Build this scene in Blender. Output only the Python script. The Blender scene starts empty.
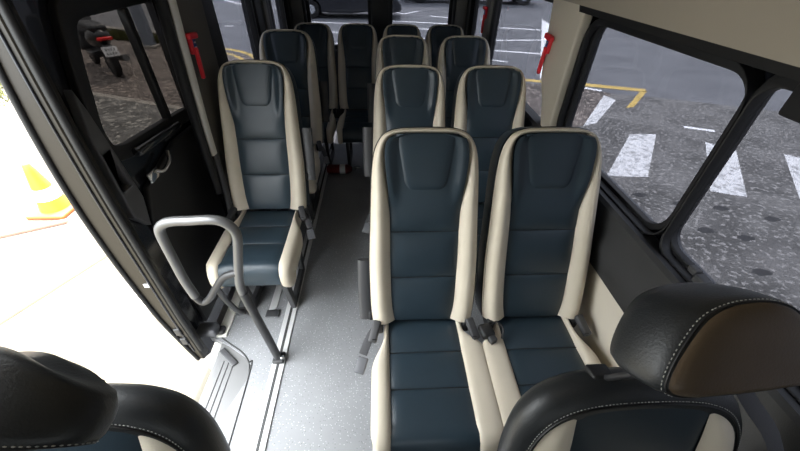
import bpy, bmesh, math, random
from math import sin, cos, pi, radians
from mathutils import Vector, Matrix, Quaternion
random.seed(4)
C = bpy.context.scene.collection
GZ = -0.55                                    # street level below the van floor

# ------------------------------------------------------------------ materials
def mat(name, col, rough=0.5, metal=0.0, var=0.0, vscale=8.0, bump=0.0, bscale=200.0, spec=0.5, coat=0.0, col2=None, emit=0.0):
    m = bpy.data.materials.new(name); m.use_nodes = True
    nt = m.node_tree; N = nt.nodes; L = nt.links
    b = N['Principled BSDF']
    b.inputs['Base Color'].default_value = (*col, 1); b.inputs['Roughness'].default_value = rough
    b.inputs['Metallic'].default_value = metal; b.inputs['Specular IOR Level'].default_value = spec
    b.inputs['Coat Weight'].default_value = coat; b.inputs['Coat Roughness'].default_value = 0.05
    if emit:
        b.inputs['Emission Color'].default_value = (*col, 1); b.inputs['Emission Strength'].default_value = emit
    tc = N.new('ShaderNodeTexCoord')
    if var or col2:
        n = N.new('ShaderNodeTexNoise'); n.inputs['Scale'].default_value = vscale; n.inputs['Detail'].default_value = 6
        L.new(tc.outputs['Object'], n.inputs['Vector'])
        r = N.new('ShaderNodeMix'); r.data_type = 'RGBA'
        c2 = col2 if col2 else tuple(min(1, c*(1+var)) for c in col)
        c1 = col if col2 else tuple(c*(1-var) for c in col)
        r.inputs['A'].default_value = (*c1, 1); r.inputs['B'].default_value = (*c2, 1)
        mr = N.new('ShaderNodeMapRange'); mr.inputs['From Min'].default_value = .35; mr.inputs['From Max'].default_value = .65
        L.new(n.outputs['Fac'], mr.inputs['Value']); L.new(mr.outputs['Result'], r.inputs['Factor'])
        L.new(r.outputs['Result'], b.inputs['Base Color'])
    if bump:
        n2 = N.new('ShaderNodeTexNoise'); n2.inputs['Scale'].default_value = bscale; n2.inputs['Detail'].default_value = 3
        L.new(tc.outputs['Object'], n2.inputs['Vector'])
        bp_ = N.new('ShaderNodeBump'); bp_.inputs['Strength'].default_value = bump; bp_.inputs['Distance'].default_value = .002
        L.new(n2.outputs['Fac'], bp_.inputs['Height']); L.new(bp_.outputs['Normal'], b.inputs['Normal'])
    return m

def glass(name, tint):
    m = bpy.data.materials.new(name); m.use_nodes = True
    nt = m.node_tree; N = nt.nodes; L = nt.links
    for n in list(N): N.remove(n)
    o = N.new('ShaderNodeOutputMaterial'); t = N.new('ShaderNodeBsdfTransparent'); g = N.new('ShaderNodeBsdfGlossy')
    t.inputs['Color'].default_value = (*[math.sqrt(c) for c in tint], 1); g.inputs['Roughness'].default_value = 0.02
    f = N.new('ShaderNodeFresnel'); f.inputs['IOR'].default_value = 1.13
    mx = N.new('ShaderNodeMixShader')
    ge = N.new('ShaderNodeNewGeometry'); iv = N.new('ShaderNodeMath'); iv.operation = 'SUBTRACT'; iv.inputs[0].default_value = 1
    L.new(ge.outputs['Backfacing'], iv.inputs[1]); mu = N.new('ShaderNodeMath'); mu.operation = 'MULTIPLY'
    L.new(f.outputs[0], mu.inputs[0]); L.new(iv.outputs[0], mu.inputs[1]); L.new(mu.outputs[0], mx.inputs[0])
    L.new(t.outputs[0], mx.inputs[1]); L.new(g.outputs[0], mx.inputs[2]); L.new(mx.outputs[0], o.inputs[0])
    return m

def ground_mat(name, c1, c2, scale, spots=None, spot_scale=60, thr=.7, rough=.9, bump=.4):
    m = mat(name, c1, rough, col2=c2, vscale=scale, bump=bump, bscale=60)
    if spots:
        nt = m.node_tree; N = nt.nodes; L = nt.links; b = N['Principled BSDF']
        src = b.inputs['Base Color'].links[0].from_socket
        tc = N.new('ShaderNodeTexCoord'); v = N.new('ShaderNodeTexNoise'); v.inputs['Scale'].default_value = spot_scale
        v.inputs['Detail'].default_value = 4
        L.new(tc.outputs['Object'], v.inputs['Vector'])
        mr = N.new('ShaderNodeMapRange'); mr.inputs['From Min'].default_value = thr-.04; mr.inputs['From Max'].default_value = thr+.04
        L.new(v.outputs['Fac'], mr.inputs['Value'])
        r = N.new('ShaderNodeMix'); r.data_type = 'RGBA'; r.inputs['B'].default_value = (*spots, 1)
        L.new(mr.outputs['Result'], r.inputs['Factor']); L.new(src, r.inputs['A']); L.new(r.outputs['Result'], b.inputs['Base Color'])
    return m

def cracked_paint(name, paint, under):
    m = mat(name, paint, .8); nt = m.node_tree; N = nt.nodes; L = nt.links; b = N['Principled BSDF']
    tc = N.new('ShaderNodeTexCoord')
    v = N.new('ShaderNodeTexVoronoi'); v.feature = 'DISTANCE_TO_EDGE'; v.inputs['Scale'].default_value = 9
    n = N.new('ShaderNodeTexNoise'); n.inputs['Scale'].default_value = 14; n.inputs['Detail'].default_value = 6
    nm = N.new('ShaderNodeMix'); nm.data_type = 'VECTOR'; nm.inputs['Factor'].default_value = .12
    L.new(tc.outputs['Object'], nm.inputs['A']); L.new(n.outputs['Color'], nm.inputs['B']); L.new(nm.outputs['Result'], v.inputs['Vector'])
    L.new(tc.outputs['Object'], n.inputs['Vector'])
    a = N.new('ShaderNodeMapRange'); a.inputs['From Min'].default_value = .012; a.inputs['From Max'].default_value = .03
    L.new(v.outputs['Distance'], a.inputs['Value'])
    w = N.new('ShaderNodeMapRange'); w.inputs['From Min'].default_value = .62; w.inputs['From Max'].default_value = .52
    L.new(n.outputs['Fac'], w.inputs['Value'])
    mul = N.new('ShaderNodeMath'); mul.operation = 'MULTIPLY'; L.new(a.outputs[0], mul.inputs[0]); L.new(w.outputs[0], mul.inputs[1])
    sc = N.new('ShaderNodeMapRange'); sc.inputs['To Min'].default_value = .35; L.new(mul.outputs[0], sc.inputs['Value'])
    r = N.new('ShaderNodeMix'); r.data_type = 'RGBA'; r.inputs['A'].default_value = (*under, 1); r.inputs['B'].default_value = (*paint, 1)
    L.new(sc.outputs[0], r.inputs['Factor']); L.new(r.outputs['Result'], b.inputs['Base Color'])
    return m

def floor_material():
    m = mat('floor_vinyl', (.27, .275, .285), .55, var=.06, vscale=5, bump=.05, bscale=300)
    nt = m.node_tree; N = nt.nodes; L = nt.links; b = N['Principled BSDF']
    src = b.inputs['Base Color'].links[0].from_socket
    tc = N.new('ShaderNodeTexCoord')
    prev = src
    for sc, col, thr in ((95, (.62, .63, .65), .045), (70, (.17, .175, .185), .045)):
        v = N.new('ShaderNodeTexVoronoi'); v.inputs['Scale'].default_value = sc
        L.new(tc.outputs['Object'], v.inputs['Vector'])
        lt = N.new('ShaderNodeMapRange'); lt.inputs['From Min'].default_value = thr*4; lt.inputs['From Max'].default_value = thr*3
        L.new(v.outputs['Distance'], lt.inputs['Value'])
        r = N.new('ShaderNodeMix'); r.data_type = 'RGBA'; r.inputs['B'].default_value = (*col, 1)
        L.new(lt.outputs[0], r.inputs['Factor']); L.new(prev, r.inputs['A']); prev = r.outputs['Result']
    L.new(prev, b.inputs['Base Color'])
    return m

NAVY = mat('navy_vinyl', (.025, .042, .057), .38, var=.08, vscale=6, bump=.15, bscale=350)
NAVYF = mat('dark_navy_vinyl', (.022, .034, .046), .42, bump=.15, bscale=350)
CREAM = mat('cream_vinyl', (.72, .645, .52), .45, var=.03, vscale=7, bump=.12, bscale=350)
BLACKV = mat('black_leather', (.018, .020, .022), .40, bump=.25, bscale=300)
WARMREFLV = mat('black_leather_warm_reflection', (.11, .075, .045), .42, bump=.2, bscale=300, var=.1)  # warm reflection on black leather, put into the base colour
PIPE = mat('black_piping', (.008, .008, .009), .5)
STITCH = mat('grey_thread', (.55, .55, .52), .8)
PLASTIC = mat('black_plastic', (.014, .014, .015), .5, bump=.2, bscale=400)
GPLASTIC = mat('grey_plastic', (.055, .055, .058), .5, bump=.15, bscale=400)
BUCKLEP = mat('buckle_grey_plastic', (.11, .113, .125), .45)
HANDLEG = mat('handle_grey_plastic', (.10, .10, .105), .5, bump=.15, bscale=400)
WEB = mat('belt_webbing', (.06, .06, .065), .8, bump=.5, bscale=600)
PANELD = mat('charcoal_panel', (.034, .034, .035), .55, bump=.3, bscale=300, var=.1)
PANELC = mat('cream_panel', (.66, .60, .50), .6, bump=.1, bscale=300)
HEADL = mat('headliner_beige', (.38, .34, .28), .85, bump=.2, bscale=500)
TAUPE = mat('taupe_panel', (.14, .13, .115), .7, bump=.2, bscale=300)
PGREY = mat('pillar_grey_panel', (.25, .24, .22), .7)
STRIPW = mat('seal_cream', (.88, .86, .80), .5)
RUBBER = mat('black_rubber', (.010, .010, .011), .55)
PAINT = mat('black_car_paint', (.012, .013, .018), .22, coat=.6)
EDGEP = mat('door_edge_paint', (.021, .0175, .013), .36, coat=.1, spec=.4)
ALU = mat('brushed_aluminium', (.75, .75, .75), .42, metal=.3, bump=.05)
STEEL = mat('satin_steel_tube', (.17, .17, .17), .36, metal=.5)
DSTEEL = mat('dark_painted_tube', (.034, .034, .036), .4)
CHROME = mat('chrome', (.8, .8, .8), .12, metal=1)
STEPP = mat('step_plastic', (.20, .20, .20), .55, bump=.1)
GROOVE = mat('groove_dark', (.05, .05, .05), .7)
RED = mat('red_plastic', (.85, .028, .045), .4)
REDD = mat('red_paint', (.16, .010, .012), .4)
BLUEL = mat('blue_print', (.03, .06, .25), .5)
WHITE = mat('white_print', (.75, .75, .75), .5)
FLOORM = floor_material()
TG = glass('tinted_glass', (.047, .049, .058))
TGL = glass('dark_tinted_glass', (.022, .0205, .020))
DIMGL = glass('dimmed_front_glass', (.15, .155, .155))  # unseen front panes, tint darkened to hold back light from ahead

# ------------------------------------------------------------------ mesh tools
def link(name, me, m=None, parent=None, smooth=True):
    o = bpy.data.objects.new(name, me); C.objects.link(o)
    if m: me.materials.append(m)
    if parent is not None: o.parent = parent
    me.polygons.foreach_set('use_smooth', [smooth]*len(me.polygons))
    return o

def frombm(name, bm, m, parent=None, smooth=True, sharp=None):
    bmesh.ops.recalc_face_normals(bm, faces=bm.faces)
    me = bpy.data.meshes.new(name); bm.to_mesh(me); bm.free()
    o = link(name, me, m, parent, smooth)
    if smooth: me.set_sharp_from_angle(angle=radians(sharp or 50))
    return o

def rbox(name, c, s, m, parent=None, r=.01, seg=3, rot=None, taper=None):
    bm = bmesh.new(); bmesh.ops.create_cube(bm, size=1)
    for v in bm.verts:
        v.co = Vector((v.co.x*s[0], v.co.y*s[1], v.co.z*s[2]))
        if taper and v.co.z > 0: v.co.x *= taper; v.co.y *= taper
    if r: bmesh.ops.bevel(bm, geom=bm.edges[:], offset=min(r, min(s)*.49), segments=seg, profile=.5, affect='EDGES')
    M = Matrix.Translation(c)
    if rot is not None: M = M @ rot.to_4x4()
    bm.transform(M)
    return frombm(name, bm, m, parent, sharp=40)

def spline(pts, n=8, closed=False):
    P = [Vector(p) for p in pts]; out = []; k = len(P)
    rng = k if closed else k-1
    for i in range(rng):
        p1, p2 = P[i], P[(i+1) % k]
        p0 = P[i-1] if (closed or i > 0) else p1*2-p2
        p3 = P[(i+2) % k] if (closed or i+2 < k) else p2*2-p1
        for j in range(n):
            t = j/n
            out.append(.5*((2*p1)+(p2-p0)*t+(2*p0-5*p1+4*p2-p3)*t*t+(3*p1-p0-3*p2+p3)*t**3))
    if not closed: out.append(P[-1])
    return out

def tube(name, pts, r, m, parent=None, sides=10, closed=False, flat=None):
    P = [Vector(p) for p in pts]; n = len(P); bm = bmesh.new(); rings = []
    up = None
    for i in range(n):
        a = P[i-1] if (closed or i > 0) else P[i]; b = P[(i+1) % n] if (closed or i < n-1) else P[i]
        t = (b-a).normalized()
        if up is None:
            up = Vector((0, 0, 1)) if abs(t.z) < .9 else Vector((1, 0, 0))
        u = (up - t*up.dot(t)).normalized(); w = t.cross(u); up = u
        rr = r[i] if isinstance(r, (list, tuple)) else r
        ru, rw = (rr, rr) if flat is None else flat
        rings.append([bm.verts.new(P[i]+u*ru*cos(2*pi*k/sides)+w*rw*sin(2*pi*k/sides)) for k in range(sides)])
    for i in range(n if closed else n-1):
        A, B = rings[i], rings[(i+1) % n]
        for k in range(sides): bm.faces.new((A[k], A[(k+1) % sides], B[(k+1) % sides], B[k]))
    if not closed: bm.faces.new(rings[0][::-1]); bm.faces.new(rings[-1])
    return frombm(name, bm, m, parent, sharp=60)

def loft(name, rows, m, parent=None, wrapc=False, wrapr=False, cap=False, sharp=60):
    bm = bmesh.new(); V = [[bm.verts.new(p) for p in r] for r in rows]
    nr, nc = len(V), len(V[0])
    for i in range(nr if wrapr else nr-1):
        for j in range(nc if wrapc else nc-1):
            q = (V[i][j], V[i][(j+1) % nc], V[(i+1) % nr][(j+1) % nc], V[(i+1) % nr][j])
            try: bm.faces.new(q)
            except ValueError: pass
    if cap:
        for r in (V[0], V[-1]):
            c = bm.verts.new(sum((v.co for v in r), Vector())/len(r))
            for j in range(nc if wrapc else nc-1): bm.faces.new((r[j], r[(j+1) % nc], c))
            if not wrapc: bm.faces.new((r[-1], r[0], c))
    return frombm(name, bm, m, parent, sharp=sharp)

def rrect(x0, x1, y0, y1, r, n=6):
    if not isinstance(r, (tuple, list)): r = (r,)*4
    out = []
    for (cx, cy, a, rr) in ((x1-r[0], y1-r[0], 0, r[0]), (x0+r[1], y1-r[1], 90, r[1]), (x0+r[2], y0+r[2], 180, r[2]), (x1-r[3], y0+r[3], 270, r[3])):
        for k in range(n+1):
            t = radians(a+90*k/n); out.append((cx+rr*cos(t), cy+rr*sin(t)))
    return out

PL = {'YZ': Matrix(((0, 0, 1, 0), (1, 0, 0, 0), (0, 1, 0, 0), (0, 0, 0, 1))),     # (u,v,w)->(x=w,y=u,z=v)
      'XZ': Matrix(((1, 0, 0, 0), (0, 0, 1, 0), (0, 1, 0, 0), (0, 0, 0, 1))),     # x=u,y=w,z=v
      'XY': Matrix.Identity(4)}
def plate(name, outline, holes, w0, w1, plane, m, parent=None, bevel=0.0):
    cu = bpy.data.curves.new('tmp', 'CURVE'); cu.dimensions = '2D'; cu.fill_mode = 'BOTH'
    cu.extrude = (w1-w0)/2-bevel; cu.bevel_depth = bevel; cu.bevel_resolution = 2
    if bevel: cu.offset = -bevel
    for ln in [outline]+list(holes):
        s = cu.splines.new('POLY'); s.points.add(len(ln)-1); s.use_cyclic_u = True
        for p, q in zip(s.points, ln): p.co = (q[0], q[1], 0, 1)
    to = bpy.data.objects.new('tmp', cu); C.objects.link(to)
    dg = bpy.context.evaluated_depsgraph_get()
    me = bpy.data.meshes.new_from_object(to.evaluated_get(dg))
    bpy.data.objects.remove(to); bpy.data.curves.remove(cu)
    me.name = name; me.transform(Matrix.Translation((0, 0, (w0+w1)/2))); me.transform(PL[plane])
    me.materials.clear()
    bm = bmesh.new(); bm.from_mesh(me); bmesh.ops.remove_doubles(bm, verts=bm.verts, dist=1e-5); bpy.data.meshes.remove(me)
    return frombm(name, bm, m, parent, sharp=35)

def lathe(name, prof, m, parent=None, seg=24, M=None):
    rows = [[(r*cos(2*pi*k/seg), r*sin(2*pi*k/seg), z) for k in range(seg)] for r, z in prof]
    if M is not None: rows = [[M @ Vector(p) for p in r] for r in rows]
    return loft(name, rows, m, parent, wrapc=True, cap=True, sharp=40)

def thing(name, label, cat, loc=(0, 0, 0), rz=0, group=None):
    o = bpy.data.objects.new(name, None); C.objects.link(o); o.empty_display_size = .1
    o.location = loc; o.rotation_euler = (0, 0, rz); o['label'] = label; o['category'] = cat
    if group: o['group'] = group
    return o
def tag(o, label, cat, group=None):
    o['label'] = label; o['category'] = cat
    if group: o['group'] = group
    return o
def struct(o): o['kind'] = 'structure'; return o
def dup(root, loc, label, rz=0, scale=None):
    r = root.copy(); C.objects.link(r); r.location = loc; r.rotation_euler = (0, 0, rz); r['label'] = label
    if scale: r.scale = scale
    for ch in list(root.children):
        c = ch.copy(); C.objects.link(c); c.parent = r
        for g in ch.children:
            d = g.copy(); C.objects.link(d); d.parent = c
    return r
def sstep(a, b, x):
    t = max(0, min(1, (x-a)/(b-a))); return t*t*(3-2*t)

# ------------------------------------------------------------------ passenger seat
def bp(x, s, d):                                # point on the leaning back: across, up along it, out towards the sitter
    return Vector((x, .359*s-.933*d, .47+.933*s+.359*d))
OUT = [(.202, .0), (.207, .06), (.209, .15), (.209, .26), (.204, .36), (.200, .45), (.196, .54), (.191, .61), (.184, .66), (.170, .70), (.143, .733), (.097, .748), (.05, .751), (0, .752)]
INN = [(.112, .0), (.121, .06), (.126, .15), (.128, .26), (.128, .36), (.129, .45), (.132, .54), (.139, .61), (.142, .655), (.140, .690), (.130, .717), (.105, .730), (.05, .7335), (0, .734)]
def curve_full(lst, n=4):
    half = spline([(x, s, 0) for x, s in lst], n)
    left = [(-p.x, p.y) for p in half]; right = [(p.x, p.y) for p in half[:-1]][::-1]
    return left+right
OC, IC = curve_full(OUT), curve_full(INN)
def inner_w(s):
    pts = [p for p in IC[len(IC)//2:]][::-1]
    for (x0, s0), (x1, s1) in zip(pts, pts[1:]):
        if s0 <= s <= s1 and s1 > s0: return x0+(x1-x0)*(s-s0)/(s1-s0)
    return pts[0][0] if s < .1 else .04
def seat(kind, label, wl=.205, wr=.205, arm=0, loc=(0, 0, 0), group=None, buckles=(1, 1)):
    t = thing('passenger_seat', label, 'seat', loc, 0, group)
    # backrest shell with its side flanks
    ring = OC+[(x, 0) for x in (.1, 0, -.1)]
    def lev(k, d, kx=None):
        return [bp(x*(kx or k), .37+(s-.37)*k, d) for x, s in ring]
    loft('backrest', [lev(.95, .004), lev(.985, .002), lev(1, -.012), lev(1.004, -.05), lev(1.0, -.095), lev(.97, -.118), lev(.90, -.13)], NAVY, t, wrapc=True, cap=True)
    # cream bolster, one band round both sides and over the top
    rows = []
    cc = [0, .05, .13, .25, .4, .55, .7, .82, .92, .98, 1]
    pr = [-.35, .05, .45, .8, 1, .97, .78, .52, .25, .08, -.05]
    for (xo, so), (xi, si) in zip(OC, IC):
        h = .034-.016*sstep(.5, .72, so)
        rows.append([bp(xo+(xi-xo)*c, so+(si-so)*c, .003+h*p+(.0 if so > .02 else 0)) for c, p in zip(cc, pr)])
    loft('side_bolster', rows, CREAM, t, sharp=70)
    # navy centre panel with two seams and the dished wings beside the head pad
    seams = (.0, .19, .377, .80)
    rows = []
    for s in sorted([.733*i/50 for i in range(51)]+[q+e for q in (.19, .377) for e in (-.009, -.004, -.0015, 0, .0015, .004, .009)]):
        w = inner_w(s); r = []
        a = max(q for q in seams if q <= s+1e-6); b = min(q for q in seams if q > s+1e-6)
        u = (s-a)/(b-a) if b < .79 else min(.5, (s-a)/.12)
        puff = .015*(max(0, sin(pi*u))**.40) if 0 < u < 1 else 0
        if s < .01: puff = .004
        for j in range(25):
            c = -1+2*j/24; e = 1-abs(c)**6
            wing = .026*sstep(.66, .98, abs(c))*sstep(.44, .58, s)
            r.append(bp(c*w*1.03, s, .004+puff*e+wing))
        rows.append(r)
    cpn = loft('centre_panel', rows, NAVY, t, sharp=80)
    for s in (.19, .377): tube('panel_seam', [bp(inner_w(s)*c/10, s, .0062-.002*abs(c/10)**6) for c in range(-10, 11)], .0021, PIPE, cpn, sides=6)
    # padded head panel, round at its lower corners
    rows = []
    for i in range(20):
        v = i/19; s = .731-.200*v
        w = (.108-.032*v**1.1)*(1 if v < .8 else math.sqrt(max(0.02, 1-((v-.8)/.2)**2*.55)))
        r = []
        for j in range(21):
            c = -1+2*j/20; e = (1-abs(c)**8)*(1-max(0, 2*v-1)**10)
            r.append(bp(c*w, s, .0140+.011*e))
        rows.append(r)
    loft('head_panel', rows, NAVY, t, sharp=80)
    tube('head_panel_piping', [rows[i][0] for i in range(0, 19)]+[rows[19][k] for k in range(0, 21, 2)]+[rows[i][-1] for i in range(18, -1, -1)], .0026, PIPE, t, sides=6)
    tube('piping', [bp(x*1.002, s, -.012) for x, s in OC], .0028, PIPE, t, sides=6)
    # cushion
    base = [(.03, .43), (.005, .452)]
    for q in sorted([.40*k/28 for k in range(1, 29)]+[q+e for q in (.14, .28) for e in (-.008, -.0035, -.0012, 0, .0012, .0035, .008)]):
        u = (q % .14)/.14
        if abs(u-1) < 1e-4: u = 0
        base.append((-q, .448+.012*max(0, sin(pi*u))**.40))
    base += [(-.43, .457), (-.452, .440), (-.465, .412), (-.468, .375), (-.462, .345), (-.445, .325)]
    def core(p): return (max(p[0], -.38) if p[0] > -.38 else -.38, .36)
    rows = [[(c*.146, y, (z-.448)*(1-abs(c)**8)+.448-.004*abs(c)**8 if y > -.41 else z-.004*abs(c)**8) for c in [-1+2*j/20 for j in range(21)]] for y, z in base]
    cpn = loft('cushion_panel', rows, NAVY, t, sharp=80)
    for y in (-.14, -.28): tube('panel_seam', [(.138*c/8, y, .4500) for c in range(-8, 9)], .0021, PIPE, cpn, sides=6)
    flat = [(.03, .43), (.005, .452)]+[(-.40*k/33, .457) for k in range(1, 34)]+base[-6:]
    for sd, wo in ((-1, wl), (1, wr)):
        rows = []
        for y, z in flat:
            q = -y
            w = .158+(wo-.158)*(sstep(.06, .20, q) if wo < .21 else sstep(.045, .12, q))-.008*sstep(.42, .47, q)
            xi = .141; k = core((y, z)); ww = max(w-xi, .012)
            def P(x, lift, f): return (sd*x, (y+(k[0]-y)*f), z+lift+(k[1]-z)*f)
            up = .010 if q < .42 else .0
            nf = -(.012 if wo < .21 else .005)/max(.03, math.hypot(k[0]-y, k[1]-z))
            rows.append([P(xi-.006, 0, .20), P(xi, 0, .02), P(xi+.12*ww, 0, nf*.6), P(xi+.3*ww, 0, nf), P(xi+.6*ww, 0, nf), P(xi+.82*ww, 0, nf*(.5 if wo < .21 else .8)), P(xi+.95*ww, 0, .10 if wo < .21 else .0), P(xi+ww, 0, .28 if wo < .21 else .025), P(xi+ww, 0, .6), P(xi+.93*ww, 0, 1.0)])
        loft('cushion_bolster', rows, CREAM, t, sharp=80)
    rbox('seat_pan', (0, -.2, .345), (.29, .43, .07), PLASTIC, t, .02)
    for sd in (-1, 1):
        tube_pts = [(sd*.115, -.36, .32), (sd*.115, -.33, .02)]
        bm = bmesh.new()
        prof = [(-.40, .33), (-.33, .0), (-.02, .0), (.01, .33)]
        inn = [(-.34, .29), (-.295, .05), (-.06, .05), (-.05, .29)]
        o = plate('leg', prof, [inn], sd*.115-.014, sd*.115+.014, 'YZ', GPLASTIC, t, .003)
    rbox('recliner_hinge', (-.175, -.005, .455), (.03, .07, .06), PLASTIC, t, .01)
    rbox('recliner_hinge', (.175, -.005, .455), (.03, .07, .06), PLASTIC, t, .01)
    if arm:
        a0 = [(arm*.232, .09, .60), (arm*.234, .115, .67), (arm*.234, .15, .77), (arm*.232, .185, .86)]
        tube('armrest', spline(a0, 5), .02, GPLASTIC, t, sides=12, flat=(.030, .014))
        rbox('armrest_pivot', (arm*.214, .10, .62), (.02, .05, .05), PLASTIC, t, .01)
    for sd, on in ((-1, buckles[0]), (1, buckles[1])):
        if not on: continue
        w = (wl if sd < 0 else wr)
        bk = rbox('seat_belt_buckle', (sd*(min(w, .205)-.012), -.06, .477), (.032, .085, .026), GPLASTIC, t, .007, rot=Matrix.Rotation(radians(18*sd), 3, 'Z') @ Matrix.Rotation(radians(28), 3, 'X'))
        rbox('buckle_slot', (sd*(min(w, .205)-.010), -.094, .470), (.018, .006, .010), PIPE, bk, .002)
        tube('belt_strap', spline([(sd*.178, .01, .43), (sd*.185, -.02, .462), (sd*(min(w, .205)-.014), -.045, .47)], 4), .01, WEB, t, sides=8, flat=(.003, .018))
    ar = 1 if arm > 0 else -1
    if kind == 'aisle':                         # loose tongue hanging over the aisle edge
        bt = tube('belt_end', spline([(ar*.185, -.03, .466), (ar*.215, -.075, .455), (ar*.240, -.13, .43)], 4), .01, WEB, t, sides=8, flat=(.003, .017))
        rbox('belt_tongue', (ar*.246, -.165, .415), (.040, .060, .014), BUCKLEP, bt, .004, rot=Matrix.Rotation(radians(ar*20), 3, 'Z') @ Matrix.Rotation(radians(25), 3, 'X'))
    if wl > .21:                                # bundle of buckles between the pair
        bb = rbox('buckle_bundle', (-.205, -.075, .478), (.052, .060, .034), PLASTIC, t, .012, rot=Matrix.Rotation(radians(12), 3, 'Z'))
        rbox('buckle_face', (-.190, -.112, .476), (.030, .026, .026), GPLASTIC, bb, .006, rot=Matrix.Rotation(radians(25), 3, 'Z'))
        tube('buckle_cable', spline([(-.185, -.06, .49), (-.16, -.05, .502), (-.140, -.075, .488), (-.150, -.105, .47)], 5), .004, PIPE, bb, sides=6)
    return t

G1 = 'paired passenger seats along the window wall'
sA = seat('aisle', 'navy and cream aisle seat of the nearest seat pair, its whole cushion in view', .205, .2233, -1, (.155, .864, 0), G1)
sW = seat('window', 'navy and cream seat beside the cream wall panel, in the nearest seat pair', .2270, .205, 0, (.606, .864, 0), G1, (0, 1))
ss2 = dup(sA, (.155, 1.690, 0), 'navy and cream aisle seat directly behind the nearest aisle seat')
dup(sW, (.606, 1.690, 0), 'window seat directly behind the nearest window seat, below the red hammer on the beige pillar')
for ch in sA.children:                          # the nearest armrest is turned further down
    if ch.name.startswith('armrest'): ch.location = (0, -.02, -.21)
dup(ss2, (.160, 2.500, 0), 'aisle seat of the third pair back, in front of the rear bench row')
dup(sW, (.6115, 2.500, 0), 'window seat of the third pair back, near the rear side pillar')
G2 = 'single passenger seats on the door side'
sS = seat('aisle', 'brightly lit single navy and cream seat behind the grey grab rail', .205, .205, 1, (-.640, 1.630, 0), G2)
sS.scale = (1, 1, 1.026)
dup(sS, (-.655, 2.47, 0), 'shaded single seat directly behind the brightly lit single seat', scale=(1, 1, 1.026))
# the single seats keep their loose belt tongue on the aisle side
G3 = 'four abreast seats of the rear row'
sR = seat('plain', 'rear row seat at the door side corner, partly behind the shaded single seat', .2, .2, 0, (-.605, 3.29, 0), G3, buckles=(0, 0))
sR.scale = (.93, 1, .957)
for x, lb in ((-.205, 'rear row seat standing at the end of the aisle, in full view'), (.197, 'rear row seat mostly hidden behind the third aisle seat'), (.593, 'rear row seat between the third seat pair heads and the rear side pillar')):
    dup(sR, (x, 3.29, 0), lb, scale=(.93, 1, .957))

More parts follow.
